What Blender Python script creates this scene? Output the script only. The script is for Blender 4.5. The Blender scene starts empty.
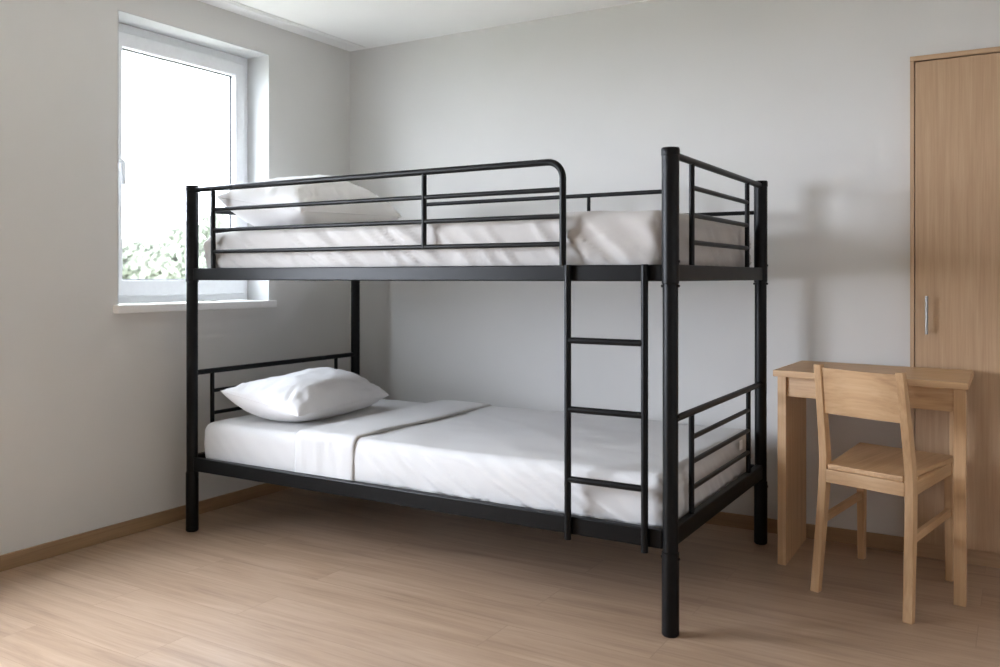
import bpy, bmesh, math, random
from mathutils import Vector, Matrix, noise

random.seed(7)
sc = bpy.context.scene
COL = sc.collection

# ------------------------------------------------------------------ measurements (metres)
BL, BW, PH = 2.168, 1.084, 1.50          # bunk bed length, width, post height
CEIL = 2.388
XL, YB = -2.366, 1.265                   # inner faces of the left and back walls
XR, YF = 1.75, -3.45
CAM = Vector((0.9236, -2.5816, 1.1015))
YAW = 0.53752
F_PX, HORIZON = 875.0, 277.3

# ------------------------------------------------------------------ materials
def srgb(r, g, b):
    def c(v):
        v /= 255.0
        return v / 12.92 if v <= 0.04045 else ((v + 0.055) / 1.055) ** 2.4
    return (c(r), c(g), c(b), 1.0)

def new_mat(name):
    m = bpy.data.materials.new(name)
    m.use_nodes = True
    nt = m.node_tree
    return m, nt, nt.nodes['Principled BSDF'], nt.nodes, nt.links

def coords(nt, scale=(1, 1, 1), rot=(0, 0, 0), kind='Object'):
    tc = nt.nodes.new('ShaderNodeTexCoord')
    mp = nt.nodes.new('ShaderNodeMapping')
    mp.inputs['Scale'].default_value = scale
    mp.inputs['Rotation'].default_value = rot
    nt.links.new(tc.outputs[kind], mp.inputs['Vector'])
    return mp.outputs['Vector']

def tex_noise(nt, vec, scale, detail=4, rough=0.55, dist=0.0):
    n = nt.nodes.new('ShaderNodeTexNoise')
    n.inputs['Scale'].default_value = scale
    n.inputs['Detail'].default_value = detail
    n.inputs['Roughness'].default_value = rough
    n.inputs['Distortion'].default_value = dist
    nt.links.new(vec, n.inputs['Vector'])
    return n.outputs['Fac']

def ramp(nt, fac, stops):
    r = nt.nodes.new('ShaderNodeValToRGB')
    el = r.color_ramp.elements
    el[0].position, el[0].color = stops[0]
    el[1].position, el[1].color = stops[-1]
    for p, c in stops[1:-1]:
        e = el.new(p); e.color = c
    nt.links.new(fac, r.inputs['Fac'])
    return r.outputs['Color']

def bump(nt, bsdf, height, strength, dist=0.01):
    b = nt.nodes.new('ShaderNodeBump')
    b.inputs['Strength'].default_value = strength
    b.inputs['Distance'].default_value = dist
    nt.links.new(height, b.inputs['Height'])
    nt.links.new(b.outputs['Normal'], bsdf.inputs['Normal'])

def paint(name, col, rough=0.85, bstr=0.06, var=0.025):
    m, nt, b, N, L = new_mat(name)
    v = coords(nt)
    lo = tuple(c * (1 - var) for c in col[:3]) + (1,)
    hi = tuple(min(1, c * (1 + var)) for c in col[:3]) + (1,)
    L.new(ramp(nt, tex_noise(nt, v, 1.7, 3), [(0.3, lo), (0.7, hi)]), b.inputs['Base Color'])
    b.inputs['Roughness'].default_value = rough
    bump(nt, b, tex_noise(nt, v, 260, 2), bstr, 0.002)
    return m

def wood(name, dark, mid, light, axis, rough=0.5, fine=1.0, contrast=1.0, turn=0.0):
    """axis: direction the grain runs along"""
    m, nt, b, N, L = new_mat(name)
    s = [26 * fine] * 3
    s['xyz'.index(axis)] = 1.1 * fine
    base = coords(nt, (1, 1, 1), (0, 0, turn))
    def stretch(sv):
        mp = N.new('ShaderNodeMapping'); mp.inputs['Scale'].default_value = sv
        L.new(base, mp.inputs['Vector']); return mp.outputs['Vector']
    v = stretch(tuple(s))
    g = tex_noise(nt, v, 1.6, 6, 0.62, 0.35)
    s2 = [150 * fine] * 3
    s2['xyz'.index(axis)] = 3.0 * fine
    v2 = stretch(tuple(s2))
    g2 = tex_noise(nt, v2, 1.0, 3, 0.6)
    mix = N.new('ShaderNodeMath'); mix.operation = 'MULTIPLY_ADD'
    mix.inputs[1].default_value = 0.35
    L.new(g2, mix.inputs[0]); 
    sub = N.new('ShaderNodeMath'); sub.operation = 'MULTIPLY'; sub.inputs[1].default_value = 0.65
    L.new(g, sub.inputs[0]); L.new(sub.outputs[0], mix.inputs[2])
    k = 0.17 / contrast
    L.new(ramp(nt, mix.outputs[0], [(0.5 - k, dark), (0.5, mid), (0.5 + k, light)]), b.inputs['Base Color'])
    b.inputs['Roughness'].default_value = rough
    bump(nt, b, mix.outputs[0], 0.05, 0.002)
    return m

def fabric(name, col, rough=0.95, weave=900, bstr=0.10, var=0.02):
    m, nt, b, N, L = new_mat(name)
    v = coords(nt)
    lo = tuple(c * (1 - var) for c in col[:3]) + (1,)
    L.new(ramp(nt, tex_noise(nt, v, 6, 3), [(0.3, lo), (0.7, col)]), b.inputs['Base Color'])
    b.inputs['Roughness'].default_value = rough
    b.inputs['Sheen Weight'].default_value = 0.08
    n1 = tex_noise(nt, v, weave, 1)
    n2 = tex_noise(nt, v, 38, 4, 0.6, 0.6)
    ad = N.new('ShaderNodeMath'); ad.operation = 'MULTIPLY_ADD'; ad.inputs[1].default_value = 0.12
    L.new(n1, ad.inputs[0]); L.new(n2, ad.inputs[2])
    bump(nt, b, ad.outputs[0], bstr, 0.006)
    return m

def plain(name, col, rough=0.5, metal=0.0, nscale=40, var=0.03):
    m, nt, b, N, L = new_mat(name)
    v = coords(nt)
    lo = tuple(c * (1 - var) for c in col[:3]) + (1,)
    L.new(ramp(nt, tex_noise(nt, v, nscale, 2), [(0.35, lo), (0.65, col)]), b.inputs['Base Color'])
    b.inputs['Roughness'].default_value = rough
    b.inputs['Metallic'].default_value = metal
    return m

M = {}
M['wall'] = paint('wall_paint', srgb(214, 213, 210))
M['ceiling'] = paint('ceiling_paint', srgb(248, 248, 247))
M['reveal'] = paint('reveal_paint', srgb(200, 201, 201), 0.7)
M['pvc'] = plain('white_pvc', srgb(238, 240, 242), 0.35)
M['sill'] = plain('sill_laminate', srgb(240, 240, 238), 0.4)
M['gasket'] = plain('rubber_gasket', srgb(60, 62, 66), 0.7)
M['metal'] = plain('black_powder_coat', srgb(7, 7, 7), 0.42, 0.0, 300)
M['metal'].node_tree.nodes['Principled BSDF'].inputs['Specular IOR Level'].default_value = 0.22
M['steel'] = plain('brushed_steel', srgb(158, 156, 152), 0.36, 1.0)
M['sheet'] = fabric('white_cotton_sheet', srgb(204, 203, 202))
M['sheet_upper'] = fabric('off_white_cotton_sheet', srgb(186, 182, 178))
M['blanket'] = fabric('white_blanket', srgb(203, 202, 201))
M['pillow'] = fabric('white_pillow_cotton', srgb(238, 238, 239))
M['tag'] = fabric('white_tag', srgb(244, 244, 244))
OAK_D, OAK_M, OAK_L = srgb(178, 141, 102), srgb(196, 159, 118), srgb(207, 173, 133)
for ax in 'xyz':
    M['oak_' + ax] = wood('light_oak_' + ax, OAK_D, OAK_M, OAK_L, ax, 0.5)
M['oak_chair_x'] = wood('chair_oak_x', OAK_D, OAK_M, OAK_L, 'x', 0.5, turn=math.radians(23))
M['oak_chair_y'] = wood('chair_oak_y', OAK_D, OAK_M, OAK_L, 'y', 0.5, turn=math.radians(13))
M['oak_desk_x'] = wood('desk_oak_x', OAK_D, OAK_M, OAK_L, 'x', 0.5, turn=math.radians(8))
W_D, W_M, W_L = srgb(172, 141, 110), srgb(184, 153, 121), srgb(194, 164, 132)
for ax in 'xz':
    M['ward_' + ax] = wood('oak_laminate_' + ax, W_D, W_M, W_L, ax, 0.55, 1.4)
for ax in 'xy':
    M['base_' + ax] = wood('oak_baseboard_' + ax, srgb(140, 112, 82), srgb(156, 127, 95), srgb(168, 138, 104), ax, 0.5)

# floor: laminate planks along x
def floor_mat():
    m, nt, b, N, L = new_mat('laminate_floor')
    tc = N.new('ShaderNodeTexCoord')
    mp = N.new('ShaderNodeMapping')
    L.new(tc.outputs['Object'], mp.inputs['Vector'])
    br = N.new('ShaderNodeTexBrick')
    br.offset = 0.37; br.offset_frequency = 2
    br.inputs['Scale'].default_value = 1.0
    br.inputs['Brick Width'].default_value = 1.28
    br.inputs['Row Height'].default_value = 0.19
    br.inputs['Mortar Size'].default_value = 0.0012
    br.inputs['Mortar Smooth'].default_value = 0.3
    br.inputs['Color1'].default_value = (0, 0, 0, 1)
    br.inputs['Color2'].default_value = (1, 1, 1, 1)
    br.inputs['Mortar'].default_value = (0.5, 0.5, 0.5, 1)
    L.new(mp.outputs[0], br.inputs['Vector'])
    # per-plank offset of the grain
    mul = N.new('ShaderNodeVectorMath'); mul.operation = 'MULTIPLY'
    mul.inputs[1].default_value = (3.1, 17.0, 5.0)
    L.new(br.outputs['Color'], mul.inputs[0])
    add = N.new('ShaderNodeVectorMath'); add.operation = 'ADD'
    L.new(mp.outputs[0], add.inputs[0]); L.new(mul.outputs[0], add.inputs[1])
    st = N.new('ShaderNodeMapping'); st.inputs['Scale'].default_value = (1.0, 13.0, 1.0)
    L.new(add.outputs[0], st.inputs['Vector'])
    g = tex_noise(nt, st.outputs[0], 1.5, 7, 0.62, 0.7)
    st2 = N.new('ShaderNodeMapping'); st2.inputs['Scale'].default_value = (3.0, 110.0, 1.0)
    L.new(add.outputs[0], st2.inputs['Vector'])
    g2 = tex_noise(nt, st2.outputs[0], 1.2, 3, 0.6)
    a1 = N.new('ShaderNodeMath'); a1.operation = 'MULTIPLY'; a1.inputs[1].default_value = 0.68
    L.new(g, a1.inputs[0])
    a2 = N.new('ShaderNodeMath'); a2.operation = 'MULTIPLY_ADD'; a2.inputs[1].default_value = 0.27
    L.new(g2, a2.inputs[0]); L.new(a1.outputs[0], a2.inputs[2])
    a3 = N.new('ShaderNodeMath'); a3.operation = 'MULTIPLY_ADD'; a3.inputs[1].default_value = 0.05
    L.new(br.outputs['Color'], a3.inputs[0]); L.new(a2.outputs[0], a3.inputs[2])
    colr = ramp(nt, a3.outputs[0], [(0.32, FLOOR_D), (0.47, FLOOR_M), (0.66, FLOOR_L)])
    mx = N.new('ShaderNodeMix'); mx.data_type = 'RGBA'
    mx.inputs[7].default_value = srgb(128, 104, 82)
    sc_ = N.new('ShaderNodeMath'); sc_.operation = 'MULTIPLY'; sc_.inputs[1].default_value = 0.6
    L.new(br.outputs['Fac'], sc_.inputs[0])
    L.new(sc_.outputs[0], mx.inputs[0]); L.new(colr, mx.inputs[6])
    L.new(mx.outputs[2], b.inputs['Base Color'])
    b.inputs['Roughness'].default_value = 0.33
    b.inputs['IOR'].default_value = 1.6
    bump(nt, b, a3.outputs[0], 0.06, 0.003)
    return m
FLOOR_D, FLOOR_M, FLOOR_L = srgb(138, 113, 92), srgb(164, 139, 116), srgb(182, 158, 136)
M['floor'] = floor_mat()

def glass_mat(name, tint):
    m = bpy.data.materials.new(name); m.use_nodes = True
    nt = m.node_tree; N = nt.nodes; N.clear()
    out = N.new('ShaderNodeOutputMaterial'); mix = N.new('ShaderNodeMixShader')
    t = N.new('ShaderNodeBsdfTransparent'); g = N.new('ShaderNodeBsdfGlossy')
    t.inputs['Color'].default_value = tint
    g.inputs['Roughness'].default_value = 0.02
    mix.inputs[0].default_value = 0.05
    nt.links.new(t.outputs[0], mix.inputs[1]); nt.links.new(g.outputs[0], mix.inputs[2])
    nt.links.new(mix.outputs[0], out.inputs['Surface'])
    return m
M['glass'] = glass_mat('window_glass', (0.97, 0.985, 0.98, 1))
M['glass_dimmed'] = glass_mat('dimmed_window_glass', (0.69, 0.705, 0.70, 1))  # grey tint added to the pane to dim daylight on the reveal

def leaf_mat(name, c1, c2):
    m, nt, b, N, L = new_mat(name)
    L.new(ramp(nt, tex_noise(nt, coords(nt), 1.3, 3), [(0.3, c1), (0.7, c2)]), b.inputs['Base Color'])
    b.inputs['Roughness'].default_value = 0.8
    return m

# ------------------------------------------------------------------ mesh helpers
def link(name, bm, mat, parent=None, smooth=False, bevel=0.0, seg=2, auto=None):
    bmesh.ops.recalc_face_normals(bm, faces=bm.faces[:])
    me = bpy.data.meshes.new(name)
    bm.to_mesh(me); bm.free()
    if smooth:
        for p in me.polygons: p.use_smooth = True
    me.materials.append(mat)
    o = bpy.data.objects.new(name, me)
    COL.objects.link(o)
    if parent is not None: o.parent = parent
    if bevel > 0:
        md = o.modifiers.new('bevel', 'BEVEL')
        md.width = bevel; md.segments = seg; md.limit_method = 'ANGLE'; md.angle_limit = math.radians(40)
    return o

def empty(name, label=None, cat=None, group=None, kind=None, loc=(0, 0, 0)):
    o = bpy.data.objects.new(name, None)
    o.empty_display_size = 0.1
    COL.objects.link(o); o.location = loc
    tag(o, label, cat, group, kind)
    return o

def tag(o, label=None, cat=None, group=None, kind=None):
    if label: o['label'] = label
    if cat: o['category'] = cat
    if group: o['group'] = group
    if kind: o['kind'] = kind
    return o

def hexa(bm, p):
    """8 points: bottom ring 0-3, top ring 4-7"""
    v = [bm.verts.new(q) for q in p]
    for f in ((3, 2, 1, 0), (4, 5, 6, 7), (0, 1, 5, 4), (1, 2, 6, 5), (2, 3, 7, 6), (3, 0, 4, 7)):
        bm.faces.new([v[i] for i in f])

def box(bm, x0, x1, y0, y1, z0, z1):
    hexa(bm, [(x0, y0, z0), (x1, y0, z0), (x1, y1, z0), (x0, y1, z0),
              (x0, y0, z1), (x1, y0, z1), (x1, y1, z1), (x0, y1, z1)])

def bx(*a):
    bm = bmesh.new(); box(bm, *a); return bm

def tube(bm, pts, r, n=12, cap=True):
    pts = [Vector(p) for p in pts]
    rings = []
    t0 = (pts[1] - pts[0]).normalized()
    up = Vector((0, 0, 1)) if abs(t0.z) < 0.9 else Vector((0, 1, 0))
    a = t0.cross(up).normalized()
    for i, p in enumerate(pts):
        if i == 0: t = t0
        elif i == len(pts) - 1: t = (pts[i] - pts[i - 1]).normalized()
        else: t = ((pts[i + 1] - p).normalized() + (p - pts[i - 1]).normalized()).normalized()
        a = (a - t * a.dot(t)).normalized()
        b = t.cross(a)
        rr = r[i] if isinstance(r, (list, tuple)) else r
        rings.append([bm.verts.new(p + (a * math.cos(2 * math.pi * k / n) + b * math.sin(2 * math.pi * k / n)) * rr) for k in range(n)])
    for i in range(len(rings) - 1):
        for k in range(n):
            bm.faces.new((rings[i][k], rings[i][(k + 1) % n], rings[i + 1][(k + 1) % n], rings[i + 1][k]))
    if cap:
        bm.faces.new(rings[0][::-1]); bm.faces.new(rings[-1])

def smooth_angle(o, deg=40):
    me = o.data
    for p in me.polygons: p.use_smooth = True
    bm = bmesh.new(); bm.from_mesh(me)
    for e in bm.edges:
        if len(e.link_faces) == 2 and e.calc_face_angle() > math.radians(deg): e.smooth = False
    bm.to_mesh(me); bm.free()
    return o

def tb(name, pts, r, mat, parent, n=12):
    bm = bmesh.new(); tube(bm, pts, r, n)
    return smooth_angle(link(name, bm, mat, parent))

def lathe(name, x, y, prof, mat, parent, n=28):
    """prof: list of (radius, z)"""
    bm = bmesh.new()
    tube(bm, [(x, y, z) for _, z in prof], [r for r, _ in prof], n)
    return smooth_angle(link(name, bm, mat, parent))

def arc(c, r, a0, a1, n, plane='xz', yy=0.0):
    out = []
    for i in range(n + 1):
        a = a0 + (a1 - a0) * i / n
        out.append((c[0] + r * math.cos(a), yy, c[1] + r * math.sin(a)))
    return out

# ------------------------------------------------------------------ room shell
W1 = dict(y0=-0.227, y1=0.643, z0=0.985, z1=2.236)       # window in view
W2 = dict(y0=-2.5, y1=-0.79, z0=0.55, z1=2.05)        # second window nearer the camera, off the picture
TH = 0.32
def wall_left():
    bm = bmesh.new()
    x0, x1 = XL - TH, XL
    ys = [YF, W2['y0'], W2['y1'], W1['y0'], W1['y1'], YB + 0.6]
    for i in range(5):
        if i in (1, 3):
            w = W2 if i == 1 else W1
            box(bm, x0, x1, ys[i], ys[i + 1], 0, w['z0'] - 0.036)
            box(bm, x0, x1, ys[i], ys[i + 1], w['z1'], CEIL)
        else:
            box(bm, x0, x1, ys[i], ys[i + 1], 0, CEIL)
    bmesh.ops.remove_doubles(bm, verts=bm.verts[:], dist=1e-5)
    return tag(link('wall_left', bm, M['wall']), 'plain light grey painted wall around the window', kind='structure')
wall_left()

WX0, WX1, WTOP, WY = 0.545, 1.475, 1.972, 1.218           # built-in wardrobe, its front 5 cm proud of the wall
bm = bmesh.new()
G = 0.004
box(bm, XL, WX0 - G, YB, YB + 0.6, 0, CEIL)
box(bm, WX0 - G, WX1 + G, YB, YB + 0.6, WTOP + G, CEIL)
box(bm, WX1 + G, XR, YB, YB + 0.6, 0, CEIL)
box(bm, WX0 - G, WX1 + G, YB + 0.5, YB + 0.6, 0, WTOP + G)
tag(link('wall_back', bm, M['wall']), 'pale grey painted wall behind the bunk bed', kind='structure')
M['wall_low_bounce'] = paint('low_bounce_taupe_paint', srgb(122, 104, 86))  # dark taupe invented for the unseen front wall, to cut bounced light
tag(link('wall_right', bx(XR, XR + 0.15, YF, YB + 0.6, 0, CEIL), M['wall']), kind='structure')
tag(link('wall_front', bx(XL - TH, XR + 0.15, YF - 0.15, YF, 0, CEIL), M['wall_low_bounce']), kind='structure')
tag(link('floor', bx(XL - TH, XR + 0.15, YF - 0.15, YB + 0.6, -0.12, 0), M['floor']), 'light oak laminate plank floor', kind='structure')
tag(link('ceiling', bx(XL - TH, XR + 0.15, YF - 0.15, YB + 0.6, CEIL, CEIL + 0.15), M['ceiling']), 'white painted ceiling', kind='structure')
BBH, BBT = 0.06, 0.012
tag(link('baseboard_left', bx(XL, XL + BBT, YF, YB - BBT, 0, BBH), M['base_y'], bevel=0.002), 'low oak baseboard along the window wall', kind='structure')
tag(link('baseboard_back', bx(XL, WX0 - G, YB - BBT, YB, 0, BBH), M['base_x'], bevel=0.002), 'low oak baseboard behind the bed and desk', kind='structure')
tag(link('baseboard_right', bx(XR - BBT, XR, YF, YB, 0, BBH), M['base_y'], bevel=0.002), kind='structure')

# curtain track let into the ceiling along the window wall
bm = bmesh.new()
for a, b_ in ((0, 0.010), (0.016, 0.022), (0.028, 0.038)):
    box(bm, XL + 0.10 + a, XL + 0.10 + b_, YF + 0.02, YB - 0.03, CEIL - 0.006, CEIL)
tr1 = link('trim_1', bm, M['ceiling'])
bm = bmesh.new(); box(bm, XL + 0.10, XL + 0.138, YF + 0.02, YB - 0.03, CEIL - 0.0012, CEIL)
link('track_slot', bm, M['gasket'], tr1)
tag(tr1, 'slim white curtain track on the ceiling above the window', kind='structure')

def window(name, w, label, sashes=1):
    root = empty(name, label, kind='structure', loc=(0, 0, 0))
    y0, y1, z0, z1 = w['y0'], w['y1'], w['z0'], w['z1']
    xi = XL - 0.15                                  # inner face of the frame
    t = 0.004
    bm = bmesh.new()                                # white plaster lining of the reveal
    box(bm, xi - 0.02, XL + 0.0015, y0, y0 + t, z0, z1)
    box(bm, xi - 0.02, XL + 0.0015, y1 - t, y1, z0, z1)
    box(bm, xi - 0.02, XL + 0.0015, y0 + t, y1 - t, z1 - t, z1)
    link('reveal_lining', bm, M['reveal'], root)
    a0, a1, b0, b1 = y0 + t, y1 - t, z0 + 0.001, z1 - t
    def ring(nm, x_in, x_out, a0, a1, b0, b1, wd, mat, bev, par):
        bm = bmesh.new()
        A = [(a0, b0), (a1, b0), (a1, b1), (a0, b1)]
        B = [(a0 + wd[0], b0 + wd[2]), (a1 - wd[1], b0 + wd[2]), (a1 - wd[1], b1 - wd[3]), (a0 + wd[0], b1 - wd[3])]
        vs = [[bm.verts.new((x, p[0], p[1])) for p in P] for x, P in ((x_in, A), (x_in, B), (x_out, A), (x_out, B))]
        for i in range(4):
            j = (i + 1) % 4
            bm.faces.new((vs[0][i], vs[0][j], vs[1][j], vs[1][i]))
            bm.faces.new((vs[2][j], vs[2][i], vs[3][i], vs[3][j]))
            bm.faces.new((vs[1][i], vs[1][j], vs[3][j], vs[3][i]))
            bm.faces.new((vs[0][j], vs[0][i], vs[2][i], vs[2][j]))
        return link(nm, bm, mat, par, bevel=bev)
    ring('window_frame', xi, xi - 0.07, a0, a1, b0, b1, (0.040, 0.040, 0.035, 0.045), M['pvc'], 0.003, root)
    ys = [a0 + 0.036 + (a1 - a0 - 0.072) * k / sashes for k in range(sashes + 1)]
    for k in range(sashes):
        s0, s1 = ys[k] + 0.001, ys[k + 1] - 0.001
        t0, t1 = b0 + 0.032, b1 - 0.040
        sw = (0.080, 0.060, 0.072, 0.066) if sashes == 1 else (0.07, 0.07, 0.072, 0.066)
        sash = ring('sash', xi + 0.018, xi - 0.055, s0, s1, t0, t1, sw, M['pvc'], 0.005, root)
        g0, g1, h0, h1 = s0 + sw[0], s1 - sw[1], t0 + sw[2], t1 - sw[3]
        ring('glazing_bead_seam', xi + 0.0125, xi + 0.0095, g0 - 0.002, g1 + 0.002, h0 - 0.002, h1 + 0.002, (0.0030, 0.0030, 0.0030, 0.0030), M['gasket'], 0, sash)
        ring('gasket', xi - 0.0125, xi - 0.02, g0 - 0.002, g1 + 0.002, h0 - 0.002, h1 + 0.002, (0.0045, 0.0045, 0.0045, 0.0045), M['gasket'], 0, sash)
        # inner spacer bar of the double glazing
        ring('glazing_spacer', xi - 0.022, xi - 0.030, g0 - 0.001, g1 + 0.001, h0 - 0.001, h1 + 0.001, (0.006, 0.006, 0.006, 0.006), M['pvc'], 0, sash)
        link('pane', bx(xi - 0.021, xi - 0.017, g0 + 0.001, g1 - 0.001, h0 + 0.001, h1 - 0.001), M['glass_dimmed' if sashes == 1 else 'glass'], root)
        # handle: rosette, neck and a lever hanging down
        hz, hy = 1.612, s0 + 0.052
        bm = bmesh.new()
        box(bm, xi + 0.0185, xi + 0.030, hy - 0.014, hy + 0.014, hz - 0.040, hz + 0.030)
        h = link('handle', bm, M['pvc'], root, bevel=0.004, seg=3)
        bm = bmesh.new()
        tube(bm, [(xi + 0.030, hy, hz), (xi + 0.052, hy, hz), (xi + 0.062, hy, hz - 0.008), (xi + 0.064, hy, hz - 0.03), (xi + 0.064, hy, hz - 0.105)],
             [0.009, 0.009, 0.010, 0.010, 0.008], 12)
        smooth_angle(link('lever', bm, M['pvc'], h))
    # sill board with rounded nose
    so = link('window_sill', bx(xi - 0.02, XL + 0.035, y0 - 0.022, y1 + 0.022, z0 - 0.036, z0), M['sill'], root, bevel=0.006, seg=3)
    return root
window('window_1', W1, 'white framed window with a single sash in a deep reveal')
window('window_2', W2, 'second white window nearer the camera', 2)

# ------------------------------------------------------------------ bunk bed
bed = empty('bunk_bed', 'black tubular metal bunk bed with ladder and guard rails standing along the back wall', 'bunk bed', loc=(-0.0045, 0, 0))
mt = M['metal']
BZ = dict(lo=(0.264, 0.322), hi=(1.089, 1.141))
posts = {}
for nm, (x, y) in {'FR': (0, 0), 'FL': (-BL, 0), 'BR': (0, BW), 'BL': (-BL, BW)}.items():
    prof = [(0.023, 0), (0.0265, 0.004), (0.0270, 0.008), (0.0270, 0.252), (0.0268, 0.256), (0.0240, 0.258),
            (0.0240, 1.080), (0.0268, 1.083), (0.0270, 1.087), (0.0270, 1.476), (0.0285, 1.477), (0.0285, 1.495), (0.0265, 1.5)]
    p = lathe('post', x, y, prof, mt, bed)
    posts[nm] = p
    sx = 1 if x == 0 else -1
    sy = -1 if y == 0 else 1
    for z in ((0.238, 0.675, 1.075, 1.150) if y == 0 else (0.238, 1.075, 1.150)):
        bm = bmesh.new()
        tube(bm, [(x + sx * 0.022, y, z), (x + sx * 0.0285, y, z), (x + sx * 0.030, y, z)], [0.0048, 0.0048, 0.003], 10)
        link('bolt', bm, mt, p)
    for z in (0.238, 1.075):
        bm = bmesh.new()
        tube(bm, [(x - sx * 0.022, y, z), (x - sx * 0.0285, y, z), (x - sx * 0.030, y, z)], [0.0048, 0.0048, 0.003], 10)
        link('bolt', bm, mt, p)
for lvl in ('lo', 'hi'):
    z0, z1 = BZ[lvl]
    for y in (0, BW):
        link('side_rail', bx(-BL + 0.022, -0.022, y - 0.014, y + 0.014, z0, z1), mt, bed, bevel=0.004)
    for x in (0, -BL):
        link('end_rail', bx(x - 0.014, x + 0.014, 0.022, BW - 0.022, z0 + (0.008 if lvl == 'lo' else 0), z1 + (0.008 if lvl == 'lo' else 0)), mt, bed, bevel=0.004)
    bm = bmesh.new()                                  # slatted base
    for k in range(14):
        xx = -BL + 0.12 + k * (BL - 0.24) / 13
        box(bm, xx - 0.02, xx + 0.02, 0.014, BW - 0.014, z0 + 0.012, z0 + 0.022)
    link('slatted_base', bm, mt, bed)

BR_ = 0.0085
def upright(par, x, y, z0, z1, r=0.0095): return tb('upright', [(x, y, z0), (x, y, z1)], r, mt, par)
# front guard rail: one bent tube
cr = 0.055
pts = [(-BL + 0.02, 0, 1.480), (-0.37 - cr, 0, 1.484)] + arc((-0.37 - cr, 1.484 - cr), cr, math.pi / 2, 0, 8)[1:] + [(-0.37, 0, 1.138)]
gf = tb('guard_rail', pts, 0.0115, mt, bed, 14)
gf['label'] = 'front guard rail with a rounded end beside the ladder'
for z in (1.391, 1.303, 1.211):
    tb('bar', [(-2.036, 0, z), (-0.931, 0, z)], BR_, mt, gf)
    tb('bar', [(-0.931, 0, z), (-0.372, 0, z)], BR_, mt, gf)
upright(gf, -2.036, 0, 1.105, 1.481, 0.0105); upright(gf, -0.931, 0, 1.205, 1.482)
# rear guard rail
gb = tb('guard_rail', [(-1.712, BW, 1.138), (-1.712, BW, 1.470), (-1.706, BW, 1.475), (-0.408, BW, 1.478), (-0.400, BW, 1.470), (-0.400, BW, 1.138)], 0.0105, mt, bed, 14)
gb['label'] = 'rear guard rail against the wall'
tb('bar', [(-0.400, BW, 1.370), (-0.022, BW, 1.370)], BR_, mt, gb)
upright(gb, -0.782, BW, 1.138, 1.475, 0.0085)

def end_board(name, x, ztop, zrail, y0, y1, bars, to_posts=True, label=None):
    if to_posts:
        e = tb(name, [(x, 0.02, ztop), (x, BW - 0.02, ztop)], 0.0115, mt, bed, 14)
    else:
        e = tb(name, [(x, y0, ztop), (x, y1, ztop)], 0.0105, mt, bed, 14)
    for y in (y0, y1): upright(e, x, y, zrail, ztop)
    for z in bars: tb('bar', [(x, y0, z), (x, y1, z)], BR_, mt, e)
    if label: e['label'] = label
    return e
end_board('footboard', 0, 1.481, 1.138, 0.203, 0.876, (1.396, 1.306, 1.216), label='upper footboard')
end_board('footboard', 0, 0.660, 0.328, 0.200, 0.894, (0.577, 0.497, 0.411), label='lower footboard')
end_board('headboard', -BL, 0.686, 0.328, 0.110, 0.928, (0.597, 0.498, 0.410), label='lower headboard')
end_board('headboard', -BL, 1.396, 1.138, 0.110, 0.928, (1.303, 1.213), False, label='upper headboard')

# ladder hooked over the upper side rail
lad = None
for x in (-0.339, -0.0745):
    pts = [(x, -0.0255, 1.142), (x, -0.0255, 0.250)]
    if lad is None:
        lad = empty('ladder'); lad.parent = bed; lad['label'] = 'black three-rung ladder'
    tb('ladder_rail', pts, 0.0112, mt, lad, 14)
for z in (0.897, 0.673, 0.446):
    tb('rung', [(-0.339, -0.0255, z), (-0.0745, -0.0255, z)], 0.0105, mt, lad, 14)

# ------------------------------------------------------------------ bedding
def nz(x, y, z): return noise.noise(Vector((x, y, z)))
def fbm(x, y, z, o=3): return noise.fractal(Vector((x, y, z)), 1.0, 2.0, o)
def ridge(a, b, c):
    return 1.0 - min(1.0, abs(nz(a, b, c)) * 2.6)

def soft_box(x0, x1, y0, y1, z0, z1, r, d, disp=None, skip=()):
    nx, ny, nz_ = (max(2, round((b - a) / d)) for a, b in ((x0, x1), (y0, y1), (z0, z1)))
    bm = bmesh.new(); V = {}
    r = min(r, (z1 - z0) / 2 - 1e-4)
    def P(i, j, k):
        key = (i, j, k)
        if key in V: return V[key]
        p = Vector((x0 + (x1 - x0) * i / nx, y0 + (y1 - y0) * j / ny, z0 + (z1 - z0) * k / nz_))
        zl = z0 if 'bottom' in skip else z0 + r
        xl = x0 if 'left' in skip else x0 + r
        xh = x1 if 'right' in skip else x1 - r
        c = Vector((min(max(p.x, xl), xh), min(max(p.y, y0 + r), y1 - r), min(max(p.z, zl), z1 - r)))
        n = p - c
        n = n.normalized() if n.length > 1e-9 else Vector((0, 0, 1))
        q = c + n * r
        if disp: q = disp(q, n)
        V[key] = bm.verts.new(q); return V[key]
    def grid(f, a, b):
        for i in range(a):
            for j in range(b):
                bm.faces.new((f(i, j), f(i + 1, j), f(i + 1, j + 1), f(i, j + 1)))
    if 'bottom' not in skip: grid(lambda i, j: P(i, j, 0), nx, ny)
    grid(lambda i, j: P(i, j, nz_), nx, ny)
    grid(lambda i, j: P(i, 0, j), nx, nz_); grid(lambda i, j: P(i, ny, j), nx, nz_)
    if 'left' not in skip: grid(lambda i, j: P(0, i, j), ny, nz_)
    if 'right' not in skip: grid(lambda i, j: P(nx, i, j), ny, nz_)
    return bm

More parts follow.
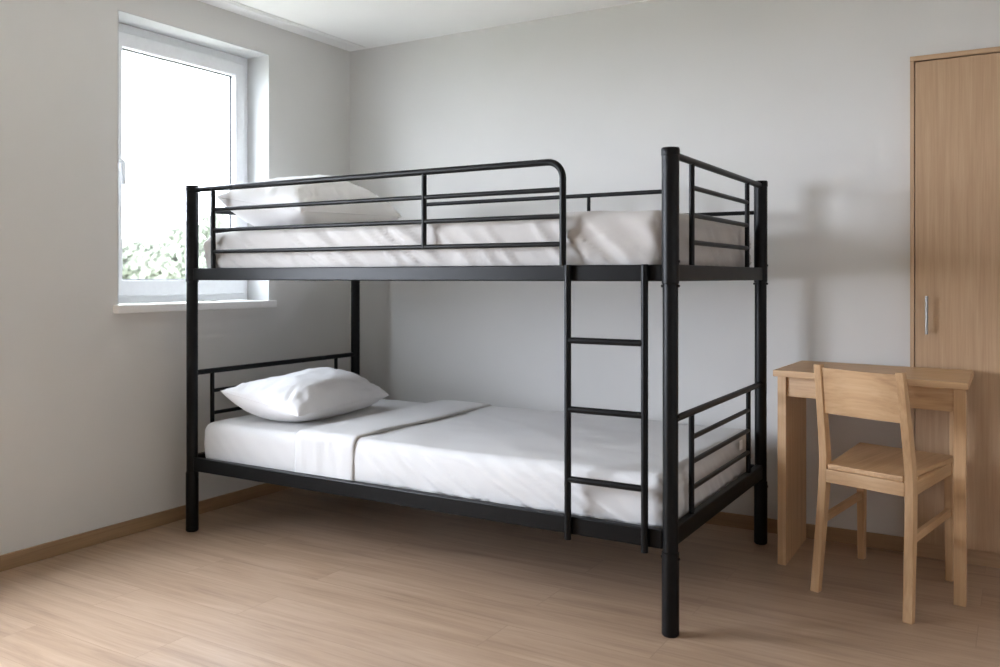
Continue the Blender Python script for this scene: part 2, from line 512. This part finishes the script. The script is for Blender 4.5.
def sheet_disp(z0, z1, seed, side=0.006, top=0.004, slope=0.0, fine=1.0):
    H = z1 - z0
    def f(q, n):
        t = max(0.0, min(1.0, (q.z - z0) / H))
        # broad undulation
        o = top * fbm(q.x * 2.3 + seed, q.y * 3.1, q.z * 3) 
        # folds on the hanging sides: run down and lean, gathered at the lower hem
        sidew = 1.0 - abs(n.z)
        along = q.x if abs(n.y) > abs(n.x) else q.y
        w = 0.25 + 0.75 * max(0.0, min(1.0, 0.5 + nz(along * 1.6 + seed, 3.3, seed) * 1.6))
        lean = along * 11 * fine + (q.z - z0) * 13 * (0.6 + w) + 0.5 * nz(along * 2.2, q.z * 2.5, seed)
        g = ridge(lean, along * 0.7 + seed, seed * 1.7) ** 1.5 - 0.4
        lean2 = along * 27 * fine + (q.z - z0) * 30 + 0.4 * nz(along * 5, q.z * 3, seed + 2)
        g2 = ridge(lean2, along * 1.1, seed * 2.9) - 0.5
        o += sidew * side * w * (g * (0.45 + 0.55 * (1 - t)) + 0.28 * g2 * (1 - t))
        # light creases on the top
        c = ridge(q.x * 3.2 + q.y * 4.5 + seed, q.y * 1.5 - q.x, seed) - 0.5
        o += (1 - sidew) * top * 0.35 * c
        # the upholstered bulge
        o += sidew * 0.006 * math.sin(math.pi * t)
        p = q + n * o
        p.z += slope * (q.x + BL) / BL * t
        return p
    return f

def cloth(name, bm, mat, parent=None, thick=0.0):
    o = link(name, bm, mat, parent, smooth=True)
    if thick:
        md = o.modifiers.new('thickness', 'SOLIDIFY'); md.thickness = thick; md.offset = -1
    return o

# lower bunk
LZ0, LZ1 = BZ['lo'][0] + 0.023, 0.468
mlo = cloth('mattress', soft_box(-2.145, -0.050, 0.034, 1.052, LZ0, LZ1, 0.034, 0.013, sheet_disp(LZ0, LZ1, 3.1, 0.014, 0.005)), M['sheet'])
tag(mlo, 'mattress in a white fitted sheet on the lower bunk', 'mattress')
bl = cloth('blanket', soft_box(-1.36, -0.036, 0.027, 1.060, LZ0 + 0.030, LZ1 + 0.010, 0.036, 0.011,
           sheet_disp(LZ0, LZ1, 8.4, 0.019, 0.006), skip=('bottom', 'left')), M['blanket'], None, 0.004)
tag(bl, 'white blanket spread over the lower bunk with its upper edge turned down', 'blanket')
def fold_disp(q, n):
    sidew = 1 - abs(n.z)
    u = (q.x + 1.59) / 0.31
    o = 0.004 * fbm(q.x * 3 + 2, q.y * 3, q.z * 4) + 0.0015 * nz(q.x * 55, q.y * 3, q.z * 4) * (0.5 + sidew)
    o += 0.004 * sidew * (ridge(q.x * 20 + q.z * 4, q.z * 2, 5.5) - 0.5)
    o -= 0.008 * max(0.0, 1 - u / 0.10) + 0.004 * max(0.0, (u - 0.95) / 0.05) ** 2
    p = q + n * o
    p.x += 0.012 * nz(q.y * 2.2, q.z * 3, 9.1)
    return p
fo = cloth('turned_down_edge', soft_box(-1.590, -1.280, 0.013, 1.068, LZ0 + 0.020, LZ1 + 0.021, 0.040, 0.012, fold_disp,
           skip=('bottom', 'left', 'right')), M['blanket'], bl, 0.009)
fo['label'] = 'turned-down upper edge of the blanket'

# upper bunk
UZ0, UZ1 = BZ['hi'][0] + 0.023, 1.298
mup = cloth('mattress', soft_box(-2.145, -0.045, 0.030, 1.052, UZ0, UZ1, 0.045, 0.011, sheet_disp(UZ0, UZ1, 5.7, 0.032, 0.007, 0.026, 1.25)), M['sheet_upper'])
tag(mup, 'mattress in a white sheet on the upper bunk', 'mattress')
# small white care tag at the far corner of the lower mattress
tg = link('care_tag', bx(-0.0235, -0.0215, 0.835, 0.872, 0.425, 0.462), M['tag'], bl)

def pillow(name, corners, mid_z, base_z, top_z, label, group, seed):
    """corners: head-front, foot-front, foot-back, head-back seam corners (x, y, z)"""
    A, B, C, D = [Vector(c) for c in corners]
    n = 56
    bm = bmesh.new()
    def surf(u, v, side):
        s, t = (u + 1) / 2, (v + 1) / 2
        # seam outline drawn in between the corners
        pin_u = 0.050 * (1 - v * v); pin_v = 0.045 * (1 - u * u)
        s2 = 0.5 + (s - 0.5) * (1 - pin_u * 1.3); t2 = 0.5 + (t - 0.5) * (1 - pin_v * 1.1)
        p = (A * (1 - s2) + B * s2) * (1 - t2) + (D * (1 - s2) + C * s2) * t2
        e = max(0.0, (1 - abs(u) ** 2.3)) * max(0.0, (1 - abs(v) ** 2.3))
        h = e ** 0.46
        # wrinkles run in from the seams, strongest near the edges
        edge_v = math.exp(-((1 - abs(v)) / 0.28) ** 2); edge_u = math.exp(-((1 - abs(u)) / 0.25) ** 2)
        wr = 0.013 * edge_v * (ridge(u * 7.5 + 0.9 * v, v * 1.2, seed) - 0.5) + 0.011 * edge_u * (ridge(v * 8.5, u * 1.3, seed + 4) - 0.5)
        wr += 0.012 * fbm(u * 1.5 + seed, v * 1.6, seed) + 0.006 * (ridge(u * 2.4 + v * 1.1, v * 2.2 - u, seed + 9) - 0.5)
        wr *= min(1.0, e * 6)
        if side > 0:
            z = p.z + (top_z - p.z) * h + wr
        else:
            z = p.z + (base_z - p.z) * min(1.0, h * 1.25) + (wr * 0.3 if h < 0.7 else 0)
            z = max(z, base_z)
        return Vector((p.x, p.y, z))
    def par(i):
        a = -1 + 2 * i / n
        return math.copysign(1 - (1 - abs(a)) ** 1.5, a)
    top = {}; bot = {}
    for i in range(n + 1):
        for j in range(n + 1):
            u, v = par(i), par(j)
            top[i, j] = bm.verts.new(surf(u, v, 1))
            if i in (0, n) or j in (0, n): bot[i, j] = top[i, j]
            else: bot[i, j] = bm.verts.new(surf(u, v, -1))
    for i in range(n):
        for j in range(n):
            bm.faces.new((top[i, j], top[i + 1, j], top[i + 1, j + 1], top[i, j + 1]))
            bm.faces.new((bot[i, j], bot[i, j + 1], bot[i + 1, j + 1], bot[i + 1, j]))
    o = cloth(name, bm, M['pillow'])
    tag(o, label, 'pillow', group)
    # piped seam round the rim
    rim = [surf(par(i), -1, 1) for i in range(n)] + [surf(1, par(i), 1) for i in range(n)] \
        + [surf(par(n - i), 1, 1) for i in range(n)] + [surf(-1, par(n - i), 1) for i in range(n)]
    rim = [p for k, p in enumerate(rim) if k == 0 or (p - rim[k - 1]).length > 0.002]
    bm = bmesh.new(); tube(bm, rim + [rim[0]], 0.0024, 8)
    smooth_angle(link('piping', bm, M['pillow'], o), 60)
    return o
pillow('pillow', [(-2.080, 0.075, 0.605), (-1.655, 0.110, 0.525), (-1.690, 0.760, 0.535), (-2.080, 0.770, 0.600)], 0.56, LZ1 + 0.003, 0.668,
       'plump white pillow lying at the head of the lower bunk', None, 2.2)
pillow('pillow', [(-2.075, 0.045, 1.452), (-1.640, 0.110, 1.375), (-1.640, 0.790, 1.395), (-2.085, 0.780, 1.445)], 1.42, UZ1 + 0.007, 1.560,
       'white pillow seen through the guard rail on the upper bunk', None, 6.1)

# ------------------------------------------------------------------ desk
desk = empty('desk', 'small light oak desk against the wall beside the wardrobe', 'desk', loc=(0, 0, 0))
def slab(name, quad, z0, z1, mat, par, bev=0.0015):
    bm = bmesh.new(); hexa(bm, [(x, y, z0) for x, y in quad] + [(x, y, z1) for x, y in quad])
    return link(name, bm, mat, par, bevel=bev)
slab('desk_top', [(0.113, 0.800), (0.772, 0.710), (0.768, 1.165), (0.124, 1.250)], 0.726, 0.750, M['oak_desk_x'], desk)
slab('side_panel', [(0.118, 0.852), (0.151, 0.847), (0.145, 1.245), (0.118, 1.247)], 0.0, 0.726, M['oak_z'], desk)
slab('leg', [(0.727, 0.727), (0.764, 0.722), (0.766, 0.757), (0.729, 0.762)], 0.0, 0.726, M['oak_z'], desk)
slab('leg', [(0.690, 1.125), (0.722, 1.121), (0.722, 1.153), (0.690, 1.157)], 0.0, 0.726, M['oak_z'], desk)
slab('apron', [(0.151, 0.858), (0.728, 0.742), (0.729, 0.760), (0.151, 0.876)], 0.646, 0.726, M['oak_desk_x'], desk)
slab('apron', [(0.145, 1.205), (0.690, 1.133), (0.690, 1.149), (0.145, 1.221)], 0.646, 0.726, M['oak_desk_x'], desk)

# ------------------------------------------------------------------ wardrobe
wd = empty('wardrobe', 'tall oak wardrobe built into the wall beside the desk', 'wardrobe')
PT = 0.019
Y1 = WY + 0.52
link('side_panel', bx(WX0, WX0 + PT - 0.004, WY, Y1, 0, WTOP - PT), M['ward_z'], wd, bevel=0.001)
link('side_panel', bx(WX1 - PT, WX1, WY, Y1, 0, WTOP - PT), M['ward_z'], wd, bevel=0.001)
link('top_panel', bx(WX0, WX1, WY - 0.004, Y1, WTOP - PT, WTOP), M['ward_x'], wd, bevel=0.001)
link('plinth', bx(WX0 + PT, WX1 - PT, WY + 0.012, WY + 0.03, 0, 0.056), M['ward_x'], wd)
link('back_panel', bx(WX0 + PT, WX1 - PT, Y1 - 0.012, Y1 - 0.004, 0.056, WTOP - PT), M['ward_z'], wd)
link('bottom_panel', bx(WX0 + PT, WX1 - PT, WY + 0.03, Y1 - 0.012, 0.040, 0.056), M['ward_x'], wd)
mid = (WX0 + WX1) / 2
for k, (a, b_) in enumerate(((WX0 + PT - 0.0005, mid - 0.0015), (mid + 0.0015, WX1 - PT - 0.003))):
    d = link('door', bx(a, b_, WY + 0.001, WY + 0.019, 0.059, WTOP - PT - 0.004), M['ward_z'], wd, bevel=0.001)
    hx = a + 0.043 if k == 0 else b_ - 0.043
    bm = bmesh.new()
    yy = WY - 0.027
    tube(bm, [(hx, WY + 0.001, 0.895), (hx, yy + 0.004, 0.895)], 0.004, 10)
    tube(bm, [(hx, WY + 0.001, 1.012), (hx, yy + 0.004, 1.012)], 0.004, 10)
    tube(bm, [(hx, yy, 0.880), (hx, yy, 1.028)], 0.0055, 12)
    smooth_angle(link('handle', bm, M['steel'], d))['label'] = 'brushed steel bar handle'

# ------------------------------------------------------------------ chair
def unproj_y(u, v, y):
    """a point of the photograph's sight line at depth y"""
    r = Vector((math.cos(YAW), math.sin(YAW), 0)); f = Vector((-math.sin(YAW), math.cos(YAW), 0))
    d = f + r * ((u - 500) / F_PX) + Vector((0, 0, 1)) * ((HORIZON - v) / F_PX)
    return CAM + d * ((y - CAM.y) / d.y)

chair = empty('chair', 'light oak wooden chair pulled up to the desk with its back to the camera', 'chair')
oz = M['oak_z']
yaw = math.radians(-13)
cx, sx_ = Vector((math.cos(yaw), math.sin(yaw), 0)), Vector((-math.sin(yaw), math.cos(yaw), 0))   # chair's right, chair's forward

def loft(name, secs, mat, par, bev=0.004):
    """secs: (centre, half width, half depth) rectangles along the chair axes"""
    bm = bmesh.new(); rings = []
    for c, hw, hd in secs:
        c = Vector(c)
        rings.append([bm.verts.new(c + cx * a * hw + sx_ * b * hd) for a, b in ((-1, -1), (1, -1), (1, 1), (-1, 1))])
    for i in range(len(rings) - 1):
        for k in range(4):
            bm.faces.new((rings[i][k], rings[i][(k + 1) % 4], rings[i + 1][(k + 1) % 4], rings[i + 1][k]))
    bm.faces.new(rings[0][::-1]); bm.faces.new(rings[-1])
    o = link(name, bm, mat, par, bevel=bev, seg=2)
    return o

def spline(pts, n):
    out = []
    P = [Vector(p) for p in pts]
    P = [P[0] * 2 - P[1]] + P + [P[-1] * 2 - P[-2]]
    for i in range(1, len(P) - 2):
        for k in range(n):
            t = k / n
            out.append(0.5 * ((2 * P[i]) + (-P[i - 1] + P[i + 1]) * t + (2 * P[i - 1] - 5 * P[i] + 4 * P[i + 1] - P[i + 2]) * t * t
                              + (-P[i - 1] + 3 * P[i] - 3 * P[i + 1] + P[i + 2]) * t ** 3))
    out.append(P[-2]); return out

# rear posts: foot, seat, top (front-face centres read off the photograph, then moved in by half the depth)
def post_line(foot, seat, top):
    return [Vector(foot), Vector(seat), Vector(top)]
HD = 0.019
Lf = Vector((0.300, 0.612, 0.0)) ; Ls = unproj_y(822.5, 0, 0.620); Lt = unproj_y(816.8, 0, 0.560)
Rf = Vector((0.611, 0.470, 0.0)) ; Rs = unproj_y(908.5, 0, 0.530); Rt = unproj_y(898.8, 0, 0.440)
def rp(name, f, s, t, zt):
    f = f.copy(); s = s.copy(); t = t.copy(); f.z = 0.0; s.z = 0.44; t.z = zt
    m1 = f.lerp(s, 0.62); m1 += sx_ * 0.004
    line = spline([f, m1, s, s.lerp(t, 0.35) + sx_ * 0.006, t], 5)
    secs = []
    for p in line:
        k = p.z / zt
        hd = 0.014 + 0.009 * max(0, 1 - abs(p.z - 0.42) / 0.42)
        secs.append((p + sx_ * hd, 0.0155 - 0.003 * k, hd))
    return loft(name, secs, oz, chair, 0.003), line
lp, lline = rp('rear_leg', Lf, Ls, Lt, 0.802)
rp_, rline = rp('rear_leg', Rf, Rs, Rt, 0.800)
def at(line, z):
    for a, b in zip(line, line[1:]):
        if a.z <= z <= b.z: return a.lerp(b, (z - a.z) / (b.z - a.z))
    return line[-1]
# bent backrest board between the posts
bm = bmesh.new(); NU, NV = 16, 8
G_ = {}
for s in (0, 1):
    for i in range(NU + 1):
        for j in range(NV + 1):
            z = 0.632 + (0.792 - 0.632) * j / NV
            a = at(lline, z) + cx * 0.010; b = at(rline, z + 0.002) - cx * 0.010
            t = i / NU
            p = a.lerp(b, t)
            bow = 0.018 * math.sin(math.pi * t)
            p += sx_ * (0.006 + 0.016 * s) + sx_ * bow
            p.z = z - 0.004 * math.sin(math.pi * t) * (1 if j in (0, NV) else 1)
            G_[s, i, j] = bm.verts.new(p)
for s in (0, 1):
    for i in range(NU):
        for j in range(NV):
            bm.faces.new((G_[s, i, j], G_[s, i + 1, j], G_[s, i + 1, j + 1], G_[s, i, j + 1]))
for i in range(NU):
    for j in (0, NV):
        bm.faces.new((G_[0, i, j], G_[0, i + 1, j], G_[1, i + 1, j], G_[1, i, j]))
for j in range(NV):
    for i in (0, NU):
        bm.faces.new((G_[0, i, j], G_[0, i, j + 1], G_[1, i, j + 1], G_[1, i, j]))
smooth_angle(link('backrest', bm, M['oak_chair_x'], chair), 50)
# seat board, aprons, front legs, stretchers
sBL = at(lline, 0.45) + cx * 0.0165 ; sBR = at(rline, 0.45) - cx * 0.0165
FLx, FRx = Vector((0.386, 1.088, 0)), Vector((0.700, 0.985, 0))
ZS = 0.452
quad = [(sBL + sx_ * 0.002).xy, (sBR + sx_ * 0.002).xy, (FRx + cx * 0.016 + sx_ * 0.018).xy, (FLx - cx * 0.016 + sx_ * 0.018).xy]
quad2 = quad
slab('seat', [tuple(q) for q in quad2], ZS - 0.018, ZS, M['oak_chair_y'], chair, 0.004)
def board(name, a, b, z0, z1, th, mat, z0b=None, z1b=None):
    a, b = Vector(a), Vector(b); d = (b - a); d.z = 0; d.normalize(); n = Vector((-d.y, d.x, 0)) * th / 2
    z0b = z0 if z0b is None else z0b; z1b = z1 if z1b is None else z1b
    bm = bmesh.new()
    hexa(bm, [(a.x - n.x, a.y - n.y, z0), (b.x - n.x, b.y - n.y, z0b), (b.x + n.x, b.y + n.y, z0b), (a.x + n.x, a.y + n.y, z0),
              (a.x - n.x, a.y - n.y, z1), (b.x - n.x, b.y - n.y, z1b), (b.x + n.x, b.y + n.y, z1b), (a.x + n.x, a.y + n.y, z1)])
    return link(name, bm, mat, chair, bevel=0.002)
bl_, br_ = at(lline, 0.41) + sx_ * 0.018, at(rline, 0.41) + sx_ * 0.018
AZ0, AZ1 = 0.388, ZS - 0.0185
board('apron', bl_ + cx * 0.013 - sx_ * 0.010, br_ - cx * 0.013 - sx_ * 0.010, AZ0, AZ1, 0.018, M['oak_chair_x'])
board('apron', bl_ + sx_ * 0.018, FLx - sx_ * 0.012, AZ0, AZ1, 0.018, M['oak_chair_y'])
board('apron', br_ + sx_ * 0.018, FRx - sx_ * 0.012, AZ0, AZ1, 0.018, M['oak_chair_y'])
board('apron', FLx + cx * 0.012, FRx - cx * 0.012, AZ0, AZ1, 0.018, M['oak_chair_x'])
for P_ in (FLx, FRx):
    loft('front_leg', [(P_ + Vector((0, 0, 0)), 0.0125, 0.0125), (P_ + Vector((0, 0, 0.2)), 0.0145, 0.0145), (P_ + Vector((0, 0, AZ1)), 0.016, 0.016)], oz, chair, 0.003)
for ln, P_ in ((lline, FLx), (rline, FRx)):
    a = at(ln, 0.25) + sx_ * 0.030; b = P_ - sx_ * 0.010
    board('stretcher', a, b, 0.237, 0.265, 0.016, M['oak_chair_y'], 0.237, 0.265)

# ------------------------------------------------------------------ outside the window
tag(link('ground', bx(-90, XL - TH - 0.3, -40, 70, -3.3, -3.2), plain('meadow_grass', srgb(150, 148, 132), 0.9, 0, 0.5, 0.2)), 'grass outside the window', kind='structure')
def tree(name, x, y, h, rad, mats, label, seed, nleaf=11000):
    rnd = random.Random(seed)
    root = empty(name, label, 'tree', 'pale green trees outside the window', loc=(x, y, -3.2))
    bm = bmesh.new(); tube(bm, [(0, 0, 0), (0.05, 0, h * 0.3), (0, 0.08, h * 0.6), (0.02, 0, h * 0.85)], [0.16, 0.13, 0.09, 0.03], 10)
    link('trunk', bm, BARK, root, smooth=True)
    bm = bmesh.new()
    lobes = [(rnd.uniform(-.55, .55) * rad, rnd.uniform(-.55, .55) * rad, h * rnd.uniform(.30, .84), rad * rnd.uniform(.38, .62)) for _ in range(16)]
    lobes.append((0, 0, h * 0.84, rad * 0.4)); lobes.append((0, 0, h * 0.55, rad * 0.75))
    for _ in range(nleaf):
        lx, ly, lz, lr = rnd.choice(lobes)
        d = Vector((rnd.gauss(0, 1), rnd.gauss(0, 1), rnd.gauss(0, 1))).normalized()
        c = Vector((lx, ly, lz)) + d * lr * rnd.uniform(0.45, 1.06)
        a = Vector((rnd.gauss(0, 1), rnd.gauss(0, 1), rnd.gauss(0, 1))).normalized()
        b = a.cross(d)
        if b.length < 1e-3: continue
        b.normalize(); s = rnd.uniform(0.07, 0.14)
        v = [bm.verts.new(c + a * s * p + b * s * q * 0.6) for p, q in ((-1, 0), (0, -1), (1, 0), (0, 1))]
        bm.faces.new(v)
    link('foliage', bm, rnd.choice(mats), root)
BARK = plain('tree_bark', srgb(84, 74, 64), 0.9, 0, 8, 0.2)
LEAF = [leaf_mat('leaves_mid', LEAF_A, LEAF_B) for LEAF_A, LEAF_B in ((srgb(106, 112, 96), srgb(118, 122, 105)), (srgb(108, 114, 98), srgb(120, 124, 107)))]
for k, (D, u, ytop, rad) in enumerate([(22, 150, 230, 1.1), (28, 183, 216, 1.5), (35, 218, 206, 2.0), (34, 122, 242, 1.6)]):
    r_ = Vector((math.cos(YAW), math.sin(YAW), 0)); f_ = Vector((-math.sin(YAW), math.cos(YAW), 0))
    p = CAM + (f_ + r_ * ((u - 500) / F_PX)) * D
    h = 3.2 + CAM.z + (HORIZON - ytop + 9) / F_PX * D
    lab = ['leafy tree outside, seen low in the middle of the window pane',
           'leafy tree outside, seen just left of the front left bed post',
           'tall leafy tree outside, seen behind the front left bed post',
           'lowest leafy tree outside, seen at the left edge of the window pane'][k]
    tree('tree', p.x, p.y, h, rad, LEAF, lab, 11 + k)

# ------------------------------------------------------------------ light
# bright hazy sky, brightest above the horizon
SKY_LOW, SKY_HIGH = (0.93, 0.97, 1.12, 1), (0.50, 0.53, 0.60, 1)
w = bpy.data.worlds.new('overcast'); sc.world = w; w.use_nodes = True
bg = w.node_tree.nodes['Background']
wn_ = w.node_tree
tc = wn_.nodes.new('ShaderNodeTexCoord'); sp = wn_.nodes.new('ShaderNodeSeparateXYZ')
wn_.links.new(tc.outputs['Generated'], sp.inputs[0])
cr_ = wn_.nodes.new('ShaderNodeValToRGB')
cr_.color_ramp.elements[0].position = 0.0; cr_.color_ramp.elements[0].color = SKY_LOW
cr_.color_ramp.elements[1].position = 0.9; cr_.color_ramp.elements[1].color = SKY_HIGH
wn_.links.new(sp.outputs['Z'], cr_.inputs[0]); wn_.links.new(cr_.outputs[0], bg.inputs['Color'])
bg.inputs['Strength'].default_value = 14.0
for wn in (W1, W2):
    L = bpy.data.lights.new('window_portal', 'AREA')
    L.shape = 'RECTANGLE'
    L.size = wn['z1'] - wn['z0']; L.size_y = wn['y1'] - wn['y0']
    L.cycles.is_portal = True
    o = bpy.data.objects.new('window_portal', L); COL.objects.link(o)
    o.location = (XL - 0.26, (wn['y0'] + wn['y1']) / 2, (wn['z0'] + wn['z1']) / 2)
    o.rotation_euler = (0, math.radians(-90), 0)

# ------------------------------------------------------------------ camera and view
cam = bpy.data.cameras.new('camera'); co = bpy.data.objects.new('camera', cam); COL.objects.link(co)
co.location = CAM
co.rotation_euler = (math.radians(90), 0, YAW)
cam.sensor_width = 36.0
cam.lens = 36.0 * F_PX / 1000.0
cam.shift_y = -(333.5 - HORIZON) / 1000.0
cam.dof.use_dof = True; cam.dof.focus_distance = 3.3; cam.dof.aperture_fstop = 2.8
cam.clip_start = 0.02; cam.clip_end = 300
sc.camera = co
sc.view_settings.view_transform = 'Standard'
sc.view_settings.look = 'None'
sc.view_settings.exposure = 1.70
sc.view_settings.gamma = 1.0
sc.view_settings.use_curve_mapping = False
sc.cycles.use_denoising = True
sc.cycles.max_bounces = 12
sc.cycles.diffuse_bounces = 8
sc.cycles.transparent_max_bounces = 12
